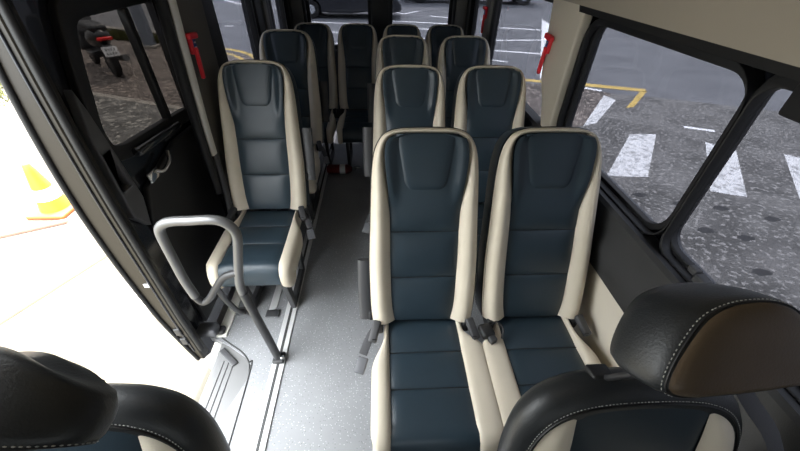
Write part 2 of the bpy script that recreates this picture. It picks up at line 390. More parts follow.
# ------------------------------------------------------------------ front seats
def front_seat(label, loc, hx, hy, hz, htilt, hyaw, sgn, face, hroll=0, taper=0):
    t = thing('front_seat', label, 'seat', loc, 0, 'front row seats')
    def fp(x, s, d): return Vector((x*1.07, .30*s-.954*d, .455+.954*s+.30*d))
    half = spline([(.215, .0, 0), (.228, .10, 0), (.235, .22, 0), (.232, .36, 0), (.224, .45, 0), (.205, .525, 0), (.17, .575, 0), (.12, .602, 0), (.06, .612, 0), (0, .614, 0)], 4)
    oc = [(-p.x, p.y) for p in half]+[(p.x, p.y) for p in half[:-1]][::-1]
    ring = oc+[(x, 0) for x in (.11, 0, -.11)]
    def lev(k, d): return [fp(x*k, .30+(s-.30)*k, d) for x, s in ring]
    loft('backrest', [lev(.80, .018), lev(.87, .022), lev(.90, .022), lev(.955, .014), lev(.99, .0), lev(1, -.015), lev(.985, -.035), lev(.94, -.055), lev(.86, -.065)], BLACKV, t, wrapc=True, cap=True)
    st = [fp(x*.895, .30+(s-.30)*.895, .0235) for x, s in oc]
    tube('seam_cord', st, .0022, PIPE, t, sides=6)
    # dashed thread beside the seam
    bm = bmesh.new(); sp = [fp(x*.912, .30+(s-.30)*.912, .0225) for x, s in oc]
    def dashes(bm, sp, r=.0008, step=.0065):
        acc = 0; 
        for a, b in zip(sp, sp[1:]):
            L = (b-a).length; d = (b-a)/max(L, 1e-6); q = (-acc) % step
            while q < L:
                c = a+d*min(q+step*.35, L); M = Matrix.Translation(c) @ d.to_track_quat('X', 'Z').to_matrix().to_4x4() @ Matrix.Diagonal((step*.32, r, r, 1))
                bmesh.ops.create_icosphere(bm, subdivisions=1, radius=1, matrix=M); q += step
            acc += L
    dashes(bm, sp); frombm('stitching', bm, STITCH, t)
    k = .875
    def topw(x):                                 # top of the front panel at |x|
        best = 0
        for p in half:
            if p.x*k >= abs(x)-1e-4: best = max(best, .30+(p.y-.30)*k)
        return best
    rows = []
    for i in range(26):
        v = i/25; r = []
        for j in range(17):
            x = .118*(-1+2*j/16); s = topw(x)*v
            r.append(fp(x, s, .020+.012*(1-abs(x/.118)**6)*(1-v**10)))
        rows.append(r)
    loft('centre_panel', rows, NAVYF if sgn > 0 else NAVY, t, sharp=80)  # door-side seat takes the lighter navy: door light put into its colour
    for sd in (-1, 1):
        rows = []
        for i in range(40):
            v = i/39; s = v*topw(.119)
            w = .2
            for p, q in zip(half, half[1:]):
                s0, s1 = .30+(p.y-.30)*k, .30+(q.y-.30)*k
                if s0 <= s <= s1: w = k*(p.x+(q.x-p.x)*(s-s0)/max(1e-6, s1-s0)); break
            w = max(w, .121)
            r = []
            for j in range(9):
                c = j/8; x = .119+(w-.119)*c
                r.append(fp(sd*x, s, .020+.018*sin(pi*min(1, c*.9+.05))*min(1, (w-.119)/.05)*min(1, (1-v)*8+.1)))
            rows.append(r)
        loft('side_bolster', rows, CREAM, t, sharp=80)
    # cushion below
    rbox('cushion', (0, -.27, .42), (.46, .50, .13), NAVYF, t, .04, 4)
    rbox('cushion_bolster', (-.20, -.27, .44), (.075, .48, .13), CREAM, t, .03, 4)
    rbox('cushion_bolster', (.20, -.27, .44), (.075, .48, .13), CREAM, t, .03, 4)
    rbox('seat_base', (0, -.25, .18), (.40, .42, .36), PLASTIC, t, .02)
    # headrest
    H = Matrix.Translation((hx, hy, hz)) @ Matrix.Rotation(hyaw, 4, 'Z') @ Matrix.Rotation(htilt, 4, 'X') @ Matrix.Rotation(hroll, 4, 'Y')
    ol = spline([(.140, -.01, 0), (.137, .022, 0), (.118, .050, 0), (.07, .064, 0), (0, .068, 0), (-.07, .064, 0), (-.118, .050, 0), (-.137, .022, 0), (-.142, -.015, 0), (-.134, -.048, 0), (-.108, -.063, 0), (-.05, -.066, 0), (0, -.067, 0), (.05, -.066, 0), (.108, -.063, 0), (.134, -.048, 0)], 4, closed=True)
    ol = [Vector((p.x, p.y*(1-taper*(p.x/.14)**2), 0)) for p in ol]
    def hl(kk, d, trap=0):
        trap = 0 if taper else trap
        return [H @ Vector((p.x*kk*(1-trap*max(0, min(1, (p.y+.05)/.115))), -d*(.76 if taper else 1)*(1-.9*taper*(p.x/.14)**2), p.y*kk*(.9 if taper else 1))) for p in ol]
    hd = loft('headrest', [hl(.60, .052, .42), hl(.89, .053, .46), hl(.95, .048, .44), hl(.985, .030, .38), hl(1, .0, .34), hl(.985, -.03, .34), hl(.92, -.055, .34), hl(.78, -.068, .34), hl(.5, -.074, .34)], BLACKV, t, wrapc=True, cap=True)
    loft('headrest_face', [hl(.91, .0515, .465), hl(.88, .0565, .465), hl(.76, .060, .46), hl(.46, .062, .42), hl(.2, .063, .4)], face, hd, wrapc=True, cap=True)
    bm = bmesh.new(); sp = hl(.957, .0470, .435); dashes(bm, sp+[sp[0]]); frombm('stitching', bm, STITCH, hd)
    tube('headrest_seam', hl(.935, .0500, .45), .0014, PIPE, hd, sides=6, closed=True)
    for x in ((-.065, .065) if sgn > 0 else (-.065, .025)):
        top = H @ Vector((x, 0, -.05)); bot = fp(x, .585, -.035)
        tube('headrest_post', [top, bot], .006, DSTEEL, hd, sides=10)
    for x in ((-.065, .065) if sgn > 0 else (-.065, .025)):
        rbox('post_sleeve', fp(x, .608, -.028), (.042, .034, .016), PLASTIC, t, .005, rot=Matrix.Rotation(radians(-15), 3, 'X'))
    # belt from the pillar side over the shoulder
    tube('belt_strap', spline([(sgn*.20, .25, 1.03), (sgn*.232, .17, .975), (sgn*.262, .10, .92), (sgn*.285, .0, .75), (sgn*.285, -.05, .46)], 5), .01, WEB, t, sides=8, flat=(.0025, .024))
    return t
FR = front_seat('black topped front seat under the side window, warm reflection coloured into its headrest face', (.476, .112, 0), .012, .168, 1.212, radians(-34), radians(4), 1, WARMREFLV)
FL = front_seat('black topped front seat beside the open door, headrest tipped forward', (-.556, .116, 0), .090, .100, 1.222, radians(24), radians(-13), -1, BLACKV, radians(3), .40)

# ------------------------------------------------------------------ van body (setting)
struct(plate('floor', [(-.94, .09), (-.94, -1.3), (.94, -1.3), (.94, 4.243), (-.94, 4.243), (-.94, 1.13), (-.82, 1.07), (-.70, .99), (-.672, .95), (-.665, .90)], [], -.04, 0, 'XY', FLOORM))
struct(rbox('trim_1', (-.537, 1.45, .004), (.062, 5.3, .008), ALU, None, .002, 1))
struct(rbox('trim_2', (-.537, 1.45, .0075), (.014, 5.28, .003), GROOVE, None, 0))
struct(rbox('trim_3', (-.645, 2.72, .004), (.040, 2.90, .008), ALU, None, .002, 1))
# holder plate at the end of the short rail
tag(rbox('floor_anchor_plate', (-.636, 1.262, .010), (.075, .050, .010), GPLASTIC, None, .004), 'small grey plate bolted to the floor in front of the brightly lit single seat', 'floor fitting')

WZ0, WZ1 = .910, 1.415
WR = ((-.30, .822, .912), (.848, 1.645, .912), (2.09, 3.18, .86), (3.46, 3.92, .86))
def lean(pts): return [(u-.20*max(0, 1.33-v)/.47 if u < 2.5 else u, v) for u, v in pts]
holesR = [(lean if i == 2 else list)(rrect(a, b, z0, 1.44, (.06, .085, .055, .055)[i])) for i, (a, b, z0) in enumerate(WR)]
wr_ = struct(plate('wall_right', [(-1.3, 0), (4.24, 0), (4.24, 1.9), (-1.3, 1.9)], holesR, .950, .962, 'YZ', PAINT))
for i, (a, b, z0) in enumerate(WR):
    n = i+1
    F = lean if i == 2 else list
    w = struct(plate('window_%d' % n, F(rrect(a-.018 if i != 1 else a-.012, b+.018 if i else b+.012, z0-.020, 1.458, (.07, .10, .06, .06)[i])), [F(rrect(a+.004, b-.004, z0+.004, 1.436, (.06, .085, .05, .05)[i]))], .925, .9495, 'YZ', RUBBER, None, .003))
    plate('window_pane', F(rrect(a-.005, b+.005, z0-.005, 1.445, .09 if i < 2 else .06)), [], .9450, .9490, 'YZ', TG, w)
    if i < 2: plate('inner_frame', rrect(a-.036, b+(.034 if i else -.0115), z0-.026, 1.447, .11 if i else .06), [rrect(a-(.034 if i else .01), b+(.014 if i else -.018), z0-.010, 1.422, .085 if i else .055)], .895, .9245, 'YZ', RUBBER, w, .003)
def strip(name, prof, y0, y1, m, parent=None, thick=None, sharp=30):
    n = 12; rows = [[(x, y0+(y1-y0)*k/n, z) for x, z in prof] for k in range(n+1)]
    return loft(name, rows, m, parent, wrapc=True, cap=True, sharp=sharp)
lower = strip('wall_right_lower', [(.948, .02), (.948, .655), (.856, .655), (.852, .60), (.866, .3), (.870, .02)], -1.3, 4.15, PANELC); struct(lower)
sill = strip('trim_4', [(.948, .658), (.948, .880), (.900, .893), (.862, .905), (.850, .893), (.846, .80), (.832, .765), (.846, .658)], -1.3, 4.15, PANELD); struct(sill)
header = strip('trim_5', [(.948, 1.449), (.948, 1.50), (.868, 1.50), (.858, 1.478), (.866, 1.45), (.888, 1.449)], -1.3, 1.72, RUBBER); struct(header)
header2 = strip('trim_6', [(.948, 1.447), (.948, 1.50), (.885, 1.50), (.885, 1.447)], 2.06, 4.15, RUBBER); struct(header2)
def cove(sx, y0, y1, name, zlow=1.475):
    prof = [(.858, zlow), (.856, 1.55), (.835, 1.65), (.775, 1.76), (.66, 1.83), (.5, 1.862), (.5, 1.885), (.70, 1.87), (.82, 1.80), (.90, 1.68), (.93, 1.505), (.90, 1.502)]
    return struct(strip(name, [(sx*x, z) for x, z in prof], y0, y1, HEADL, sharp=50))
cove(1, -1.3, 4.19, 'ceiling_side')
cove(-1, 1.70, 4.19, 'ceiling_side_door')
struct(plate('ceiling', [(-.95, -1.3), (.95, -1.3), (.95, 4.24), (-.95, 4.24)], [], 1.89, 1.93, 'XY', HEADL))
# beige pillar with the hammer, right wall
pil = strip('pillar_trim', [(.925, .66), (.925, 1.50)], 0, 1, PANELC) if False else None
def pillar(name, x0, x1, pts, m):                # outline in Y,Z
    return struct(plate(name, pts, [], min(x0, x1), max(x0, x1), 'YZ', m, None, .012))
pillar('trim_7', .872, .9235, [(1.695, .90), (1.80, .90), (1.865, 1.02), (1.945, 1.11), (1.995, 1.25), (2.036, 1.46), (2.05, 1.52), (1.685, 1.52), (1.695, 1.40), (1.702, 1.2)], PANELC)
pillar('trim_8', .880, .9235, [(3.20, .90), (3.36, .90), (3.36, 1.50), (3.20, 1.50)], PGREY)
pillar('trim_9', .895, .9235, [(3.13, .88), (3.19, .88), (3.19, 1.50), (3.13, 1.50)], RUBBER)
rbox('window_latch', (.905, .60, .925), (.030, .10, .028), GPLASTIC, bpy.data.objects['window_1'], .006)
rbox('latch_catch', (.905, .665, .934), (.024, .03, .02), GPLASTIC, bpy.data.objects['window_1'], .005)
rbox('latch_housing', (.880, .46, 1.415), (.028, .50, .070), PLASTIC, bpy.data.objects['window_1'], .008)

# rear wall with two door windows
hb = [rrect(-.735, -.115, .80, 1.52, .05), rrect(.118, .735, .80, 1.52, .05)]
struct(plate('wall_back', [(-.985, 0), (.985, 0), (.985, 1.9), (-.985, 1.9)], hb, 4.245, 4.29, 'XZ', RUBBER))
for i, (a, b) in enumerate(((-.735, -.115), (.118, .735))):
    w = struct(plate('window_%d' % (5+i), rrect(a-.03, b+.03, .77, 1.55, .06), [rrect(a+.012, b-.012, .815, 1.505, .045)], 4.215, 4.244, 'XZ', RUBBER, None, .004))
    plate('window_pane', rrect(a-.005, b+.005, .795, 1.525, .05), [], 4.262, 4.268, 'XZ', TG, w)
struct(rbox('trim_10', (0.001, 4.205, .95), (.190, .05, 1.84), PLASTIC, None, .015))
for sx, nm in ((1, 'trim_11'), (-1, 'trim_12')):
    struct(rbox(nm, (sx*.845, 4.19, 1.20), (.125, .05, .78), PGREY, None, .02))
for sx, nm in ((1, 'trim_13'), (-1, 'trim_14')):
    struct(rbox(nm, (sx*.77, 4.185, 1.18), (.028, .06, .80), RUBBER, None, .008))
struct(rbox('wall_back_lower', (0, 4.20, .385), (1.7, .03, .77), PANELD, None, .005))

# door-side wall behind the sliding door
holesL = [rrect(2.26, 2.93, .86, 1.56, .05), rrect(3.46, 3.88, .86, 1.56, .05)]
struct(plate('wall_left', [(1.75, -.06), (4.24, -.06), (4.24, 1.9), (1.75, 1.9)], holesL, -.975, -.945, 'YZ', PAINT))
for i, (a, b) in enumerate(((2.26, 2.93), (3.46, 3.88))):
    w = struct(plate('window_%d' % (7+i), rrect(a-.04, b+.03, .83, 1.59, .06), [rrect(a+.012, b-.012, .872, 1.548, .045)], -.9445, -.905, 'YZ', RUBBER, None, .004))
    plate('window_pane', rrect(a-.005, b+.005, .855, 1.565, .05), [], -.960, -.955, 'YZ', TG, w)
struct(rbox('wall_left_lower', (-.915, 2.97, .42), (.055, 2.44, .82), PANELD, None, .01))
struct(plate('trim_15', [(1.775, .0), (2.02, .0), (2.045, 1.0), (2.10, 1.85), (1.80, 1.85), (1.765, 1.45), (1.735, 1.0)], [], -.943, -.875, 'YZ', TAUPE, None, .012))
struct(plate('trim_16', [(2.025, .84), (2.215, .84), (2.215, 1.85), (2.105, 1.85), (2.05, 1.0)], [], -.943, -.885, 'YZ', PLASTIC, None, .01))
struct(tube('trim_17', spline([(-.868, 1.675, .80), (-.866, 1.685, .95), (-.864, 1.715, 1.2), (-.862, 1.755, 1.5), (-.860, 1.79, 1.75)], 6), .02, STRIPW, None, sides=12, flat=(.012, .027)))
struct(tube('trim_18', spline([(-.885, 1.62, .60), (-.885, 1.635, .9), (-.885, 1.665, 1.2), (-.885, 1.705, 1.5), (-.885, 1.73, 1.75)], 6), .022, RUBBER, None, sides=12))
struct(tube('trim_19', spline([(-.865, 1.675, .80), (-.86, 1.66, .72), (-.85, 1.62, .55), (-.84, 1.52, .30), (-.84, 1.45, .12)], 6), .016, GPLASTIC, None, sides=10))
struct(rbox('trim_20', (-.925, 3.22, 1.22), (.035, .40, .70), PLASTIC, None, .01))
struct(rbox('trim_21', (-.902, 3.23, 1.22), (.02, .09, .70), PGREY, None, .008))
# front part of the body, beside and ahead of the camera
struct(plate('wall_left_front', [(-1.3, -.06), (.06, -.06), (.06, 1.9), (-1.3, 1.9)], [rrect(-1.0, -.08, .95, 1.5, .08)], -.985, -.955, 'YZ', PAINT))
wf = struct(plate('window_9', rrect(-1.03, -.05, .92, 1.53, .09), [rrect(-.98, -.10, .97, 1.48, .07)], -.954, -.94, 'YZ', RUBBER)); plate('window_pane', rrect(-1.0, -.08, .95, 1.5, .08), [], -.972, -.967, 'YZ', DIMGL, wf)
struct(plate('wall_front', [(-.985, -.06), (.985, -.06), (.985, 1.9), (-.985, 1.9)], [rrect(-.8, .8, 1.0, 1.62, .1)], -1.34, -1.305, 'XZ', PAINT))
wf = struct(plate('window_10', rrect(-.84, .84, .96, 1.66, .12), [rrect(-.79, .79, 1.01, 1.61, .1)], -1.304, -1.29, 'XZ', RUBBER)); plate('window_pane', rrect(-.8, .8, 1.0, 1.62, .1), [], -1.325, -1.32, 'XZ', DIMGL, wf)
struct(rbox('header_trim', (-.955, .90, 1.80), (.06, 1.68, .18), PAINT, None, .02)); bpy.data.objects['header_trim'].name = 'trim_22'

# entry step
stepo = struct(plate('floor_step', [(-.865, .10), (-.655, .10), (-.668, .90), (-.69, .975), (-.74, 1.03), (-.84, 1.095), (-.865, 1.11)], [], -.06, -.006, 'XY', STEPP, None, .005))
for a, b in (((-.768, .60), (-.766, .962)), ((-.796, .66), (-.792, .975)), ((-.822, .68), (-.817, .985))):
    tube('tread_groove', [(*a, -.006), (*b, -.006)], .003, GROOVE, stepo, sides=6)
rbox('step_grip', (-.800, 1.005, -.001), (.030, .13, .012), GPLASTIC, stepo, .005, rot=Matrix.Rotation(radians(48), 3, 'Z'))
tube('step_edge_seal', spline([(-.660, .12, .0), (-.668, .90, .0), (-.690, .972, .0), (-.74, 1.028, .0), (-.84, 1.095, .0), (-.90, 1.14, 0)], 5), .004, GROOVE, stepo, sides=6)
struct(rbox('trim_23', (-.875, 1.42, .006), (.055, .60, .012), STRIPW, None, .004))

# ------------------------------------------------------------------ sliding door, slid partly back along the outside
DX0, DX1 = -1.055, -.990
def bulge(o, lim):
    for v in o.data.vertices:
        if v.co.x < lim: v.co.x += .062*min(1.2, ((v.co.z-.85)/.85)**2)
door = struct(plate('door_1', [(1.035, -.02), (1.06, -.10), (1.12, -.14), (2.30, -.14), (2.32, 1.78), (1.10, 1.78), (1.06, 1.55), (1.03, 1.1), (1.022, .6)], [[(1.33, 1.50), (1.24, 1.32), (1.165, 1.14), (1.175, 1.04), (1.25, 1.01), (1.55, .98), (2.12, .92), (2.12, 1.50)]], DX0, DX1, 'YZ', PAINT, None, .006))
bulge(door, -1.02)
zs = [-.06, .02, .15, .3, .45, .6, .75, .9, 1.05, 1.2, 1.35, 1.5, 1.62, 1.74]
def ey(z): return 1.022+.055*max(0, (z-.8)/.9)**2+.012*max(0, (.3-z)/.3)
def ex(z): return -1.052+.062*((z-.85)/.85)**2
edge = loft('door_edge', [[(ex(z), ey(z), z), (-.958, ey(z), z), (-.950, ey(z)+.008, z), (-.950, ey(z)+.05, z), (ex(z), ey(z)+.05, z)] for z in zs], EDGEP, door, wrapc=True, cap=True, sharp=30)
tube('door_seal', spline([(-.944, ey(z)+.012, z) for z in zs[1:]], 3), .013, RUBBER, door, sides=10)
tube('door_lip', spline([(ex(z), ey(z)-.002, z) for z in zs], 3), .010, RUBBER, door, sides=8)
tube('edge_rib', spline([(-.975, ey(z)-.001, z) for z in zs[1:]], 3), .005, PAINT, edge, sides=8)
plate('inner_panel', [(1.20, .04), (2.28, .04), (2.28, .90), (1.55, .93), (1.26, .86), (1.20, .74)], [], -.989, -.965, 'YZ', PLASTIC, door, .008)
def rnd(pts, n=3):
    out = []
    for i in range(len(pts)):
        a, b, c = Vector(pts[i-1]), Vector(pts[i]), Vector(pts[(i+1) % len(pts)])
        r = min(.045, (a-b).length*.4, (c-b).length*.4); p = b+(a-b).normalized()*r; q = b+(c-b).normalized()*r
        for k in range(n+1):
            t = k/n; v = p*(1-t)**2+b*2*t*(1-t)+q*t*t; out.append((v.x, v.y))
    return out
dwin = [(1.305, 1.455), (1.255, 1.34), (1.190, 1.14), (1.195, 1.075), (1.26, 1.055), (1.54, 1.035), (2.08, .985), (2.10, 1.455)]
dout = [(1.265, 1.52), (1.205, 1.36), (1.140, 1.14), (1.150, 1.03), (1.25, 1.0), (1.53, .975), (2.14, .925), (2.16, 1.52)]
wp = plate('door_window_frame', rnd(dout), [rnd(dwin)], -.989, -.960, 'YZ', RUBBER, door, .005)
plate('window_pane', [(1.31, 1.48), (1.22, 1.32), (1.155, 1.14), (1.165, 1.02), (1.25, .99), (1.55, .965), (2.14, .91), (2.14, 1.49)], [], -1.020, -1.015, 'YZ', TGL, door)
rbox('window_divider', (-.975, 1.585, 1.235), (.03, .034, .44), RUBBER, door, .006)
rbox('window_ledge', (-.945, 1.43, 1.005), (.04, .34, .032), PAINT, door, .012, rot=Matrix.Rotation(radians(-4), 3, 'X'))
# pull handle recess on the front stile
hp = plate('pull_handle', [(1.105, .82), (1.165, .74), (1.20, .86), (1.178, 1.06), (1.160, 1.22), (1.145, 1.29), (1.112, 1.15)], [[(1.120, .935), (1.165, .935), (1.158, 1.075), (1.122, 1.075)]], -.985, -.952, 'YZ', HANDLEG, door, .006)
rbox('recess_lip', (-.949, 1.142, .931), (.012, .05, .008), BUCKLEP, hp, .003)
tube('door_latch_handle', spline([(-.955, 1.33, .90), (-.94, 1.36, .885), (-.94, 1.42, .90), (-.955, 1.46, .925)], 5), .009, CHROME, door, sides=10)
rbox('latch_plate', (-.962, 1.32, .885), (.012, .075, .045), CHROME, door, .01)
for k, z in enumerate((.20, .12)):
    rbox('lock_part', (-.985, ey(z)-.004, z), (.030, .012, .05), DSTEEL, edge, .004)
rbox('door_sticker', (-.990, ey(.53)-.001, .53), (.022, .004, .02), WHITE, edge, .001)
rr_ = rbox('roller_arm', (-.93, 1.13, .06), (.10, .07, .05), BUCKLEP, door, .015)
rbox('roller_wheel', (-.885, 1.15, .025), (.05, .05, .03), DSTEEL, rr_, .012)

# ------------------------------------------------------------------ grab rail by the door
rail = thing('grab_rail', 'bent grey tube grab rail standing on the floor rail beside the open door', 'handrail', (-.54, .98, .008))
def RL(pts): return [Vector((x+.54, y-.98, z-.008)) for x, y, z in pts]
loop = [(-.541, .98, .02), (-.556, .98, .20), (-.575, .98, .40), (-.588, .98, .54), (-.572, .98, .64), (-.545, .98, .75), (-.528, .98, .83), (-.540, .98, .875), (-.582, .98, .902), (-.67, .98, .900), (-.735, .98, .897), (-.772, .98, .880), (-.789, .98, .840), (-.793, .98, .70), (-.793, .98, .60), (-.784, .98, .505)]
tube('rail_tube', spline(RL(loop), 6), .0175, STEEL, rail, sides=14)
tube('lower_bend', spline(RL([(-.786, .98, .52), (-.781, .98, .49), (-.762, .98, .466), (-.729, .98, .491), (-.686, .98, .552), (-.635, .98, .616), (-.575, .98, .640)]), 5), .0150, DSTEEL, rail, sides=12)
tube('post_sleeve', RL([(-.541, .98, .03), (-.556, .98, .20), (-.575, .98, .40), (-.586, .98, .52)]), .0190, DSTEEL, rail, sides=14)
tube('brace', spline(RL([(-.686, .985, .545), (-.717, 1.049, .40), (-.750, 1.14, .21), (-.790, 1.235, .06), (-.810, 1.279, .02)]), 5), .0125, DSTEEL, rail, sides=12)
rbox('foot_flange', RL([(-.537, .98, .018)])[0], (.055, .06, .02), DSTEEL, rail, .006)
lathe('foot_bolt', [(.010, 0), (.010, .012), (.006, .016)], CHROME, rail, 8, Matrix.Translation(RL([(-.515, .97, .028)])[0]))
rbox('brace_flange', RL([(-.812, 1.285, .012)])[0], (.05, .05, .012), STEEL, rail, .005)

# ------------------------------------------------------------------ emergency hammers
def hammer(label, loc, sx, rot=0.0):
    t = thing('emergency_hammer', label, 'emergency hammer', loc, 0, 'red emergency hammers')
    t.rotation_euler = (rot, 0, 0)
    rbox('handle', (sx*.022, 0, -.075), (.018, .020, .135), RED, t, .006)
    rbox('hammer_head', (sx*.026, -.012, .040), (.022, .085, .026), RED, t, .008)
    rbox('holder', (sx*.010, .002, .005), (.020, .046, .085), RED, t, .008)
    lb = rbox('label_sticker', (sx*.0215, .006, .0), (.003, .026, .060), BLUEL, t, .001)
    for z in (.012, -.008): rbox('label_print', (sx*.0235, .006, z), (.001, .018, .006), WHITE, lb, 0)
    return t
hammer('bright red hammer on the taupe pillar beside the sliding door', (-.873, 1.80, 1.285), 1, radians(-6))
hammer('red hammer on the beige pillar between the big side windows', (.876, 1.935, 1.275), -1, radians(6))
hammer('distant red hammer on the grey pillar near the rear corner', (.883, 3.29, 1.245), -1)

# ------------------------------------------------------------------ small thing at the end of the aisle
fe = thing('fire_extinguisher', 'small red extinguisher lying on the dark floor before the rear row', 'fire extinguisher', (-.39, 2.855, .045))
MX = Matrix.Rotation(radians(90), 4, 'Y')
lathe('cylinder', [(.0, -.12), (.03, -.118), (.043, -.10), (.043, .07), (.03, .10), (.016, .112)], REDD, fe, 20, MX)
lathe('valve', [(.016, .112), (.018, .13), (.012, .145)], BUCKLEP, fe, 12, MX)
rbox('grip', (.155, 0, .02), (.06, .018, .012), BUCKLEP, fe, .004)
lathe('paper_label', [(.0438, .0), (.0438, .05)], WHITE, fe, 20, MX)

# ------------------------------------------------------------------ street outside
ASPH = ground_mat('asphalt', (.125, .128, .138), (.165, .168, .178), 1.2, (.24, .24, .245), 40, .66)
SOIL = ground_mat('leafy_ground', (.070, .060, .054), (.135, .112, .100), 3.0, (.36, .31, .27), 13, .58)
TARL = ground_mat('gravelly_tarmac', (.075, .074, .070), (.15, .147, .14), 4.0, (.34, .33, .30), 14, .58)
CONC = ground_mat('pale_concrete', (.070, .060, .038), (.125, .116, .096), .9)
ROADP = cracked_paint('cracked_white_paint', (.74, .74, .74), (.2, .2, .2))
LINEW = mat('white_line_paint', (.85, .85, .86), .8, var=.1, vscale=5)
LINEY = mat('yellow_line_paint', (.60, .42, .12), .8, var=.15, vscale=6)
SEAM = mat('seam_tan', (.050, .038, .020), .9, var=.3, vscale=9)
KERB = mat('kerb_stone', (.30, .28, .25), .9, var=.2, vscale=4)
PATCH = mat('dark_tar_patch', (.035, .035, .037), .8)
GRASS = mat('grass_blades', (.045, .055, .010), .9, col2=(.085, .08, .018), vscale=30)
WORN = ground_mat('worn_asphalt', (.085, .083, .080), (.165, .16, .155), 2.6, (.29, .28, .27), 20, .58)
ground = struct(rbox('ground', (2, 15, GZ-.05), (70, 70, .10), ASPH, None, 0)); ground.name = 'ground_road'
def poly(name, pts, m, z, th=.004, parent=ground):
    return plate(name, pts, [], z, z+th, 'XY', m, parent)
z = GZ+.0012
poly('worn_asphalt_area', [(1.0, -8), (25, -8), (25, 3.0), (9.0, 5.2), (5.6, 6.6), (4.6, 6.9), (3.0, 7.6), (1.0, 8.2)], WORN, GZ+.0002)
poly('gravel_island', [(1.3, 8.0), (2.9, 7.62), (4.2, 7.2), (4.62, 6.9), (4.40, 6.55), (3.27, 5.26), (2.5, 5.1), (1.5, 5.6)], SOIL, GZ+.0006)
for q in ([(2.83, 3.68), (3.35, 3.65), (4.3, 4.94), (3.87, 4.94)], [(3.91, 3.31), (4.26, 3.18), (5.14, 4.38), (4.88, 4.65)], [(4.85, 3.11), (5.10, 2.98), (6.0, 4.05), (5.75, 4.25)], [(3.27, 5.26), (3.55, 5.38), (4.50, 6.5), (4.42, 6.79)]):
    poly('crosswalk_stripe', q, ROADP, z)
def lineseg(name, a, b, w, m, zz=z):
    a, b = Vector((*a, 0)), Vector((*b, 0)); d = (b-a).normalized(); n = Vector((-d.y, d.x, 0))*w/2
    return poly(name, [(p.x, p.y) for p in (a-n, b-n, b+n, a+n)], m, zz)
poly('lane_marking', [(4.36, 7.58), (5.51, 7.18), (5.43, 6.99), (4.26, 7.37)], LINEY, z)
poly('lane_marking', [(5.30, 7.02), (5.47, 7.05), (4.64, 6.13), (4.46, 6.08)], LINEY, z)
lineseg('lane_marking', (2.9, 7.85), (3.75, 7.60), .17, LINEY)
lineseg('lane_marking', (4.23, 7.25), (4.5, 7.05), .10, LINEW)
lineseg('lane_marking', (4.95, 5.22), (5.35, 5.05), .09, LINEW)
for a, b, w in (((4.09, 16.21), (4.88, 16.03), .18), ((4.04, 14.36), (5.78, 13.89), .16), ((3.57, 11.97), (5.18, 12.1), .12), ((2.95, 10.65), (4.5, 10.20), .14), ((2.86, 9.5), (3.22, 9.31), .08),
                ((8.1, 15.34), (7.95, 13.84), .12), ((-.2, 15.6), (2.72, 14.9), .14), ((-.2, 14.06), (2.7, 13.6), .14), ((.66, 17.84), (1.03, 17.28), .12), ((1.03, 17.28), (1.72, 18.27), .12), ((2.1, 16.83), (2.96, 16.37), .14),
                ((-7.79, 21.14), (-6.05, 19.04), .2), ((-5.33, 13.86), (-5.05, 13.87), .14), ((-4.9, 18.5), (-4.5, 18.52), .14), ((-3.2, 15.05), (.0, 14.5), .12), ((-1.75, 13.1), (-.3, 12.5), .12), ((-1.3, 11.3), (-.4, 10.9), .12), ((.6, 12.4), (2.3, 11.9), .1)):
    lineseg('lane_marking', a, b, w, LINEW)
poly('lane_marking', [(6.78, 16.46), (6.60, 14.98), (3.78, 7.86), (3.53, 7.90)], LINEW, z+.0003)
yc = [(-4.35, 10.50), (-3.93, 10.34), (-3.40, 9.90), (-2.99, 9.30), (-2.80, 8.9)]
for off, wd in ((0, .12), (.28, .10)):
    sp = spline([(x-off*.7, y-off, 0) for x, y in yc], 4); L_ = []; R_ = []
    for i, p in enumerate(sp):
        d = (sp[min(i+1, len(sp)-1)]-sp[max(i-1, 0)]).normalized(); n = Vector((-d.y, d.x, 0))*wd/2; L_.append((p+n)[:2]); R_.append((p-n)[:2])
    poly('lane_marking', L_+R_[::-1], LINEY, z)
for x, y in ((3.0, 3.25), (3.36, 3.06), (3.77, 2.97), (4.18, 2.76), (3.3, 2.59), (3.62, 2.46), (3.37, 2.0)):
    poly('tar_patch', [(x+.085*cos(2*pi*k/14)*(1+.15*sin(3*k)), y+.045*sin(2*pi*k/14)*(1+.15*cos(2*k))) for k in range(14)], PATCH, z)
poly('gravel_strip', [(-3.2, 5.9), (-2.0, 5.2), (-1.4, 4.0), (-1.2, 9.2), (-2.6, 9.3), (-4.3, 10.35), (-4.3, 8.2)], SOIL, z-.0003)
# door side: pale concrete apron, tarmac and leafy soil beyond
poly('concrete_apron', [(-14, -8), (-1.02, -8), (-1.02, 1.15), (-2.0, 1.9), (-3.7, 3.75), (-5.1, 5.2), (-6.2, 6.1), (-8.8, 8.9), (-14, 9.5)], CONC, z)
poly('tarmac_strip', [(-1.02, 1.15), (-2.0, 1.9), (-3.7, 3.75), (-5.1, 5.2), (-6.2, 6.1), (-5.9, 6.95), (-3.4, 6.05), (-1.6, 5.3), (-1.02, 4.6)], TARL, z+.0002)
poly('leaf_bed', [(-5.9, 6.95), (-3.4, 6.05), (-4.3, 8.2), (-4.3, 10.35), (-5.4, 10.7), (-9.5, 12.6), (-9.0, 9.1), (-6.2, 6.1)], SOIL, z+.0004)
lineseg('kerb_line', (-5.9, 7.00), (-3.1, 5.90), .12, KERB, z+.004)
cseam = [(-3.35, .5), (-2.80, 1.655), (-2.63, 2.02), (-2.45, 2.40), (-2.35, 2.6)]
for a, b in zip(cseam, cseam[1:]): lineseg('concrete_seam', a, b, .024, SEAM, z+.003)

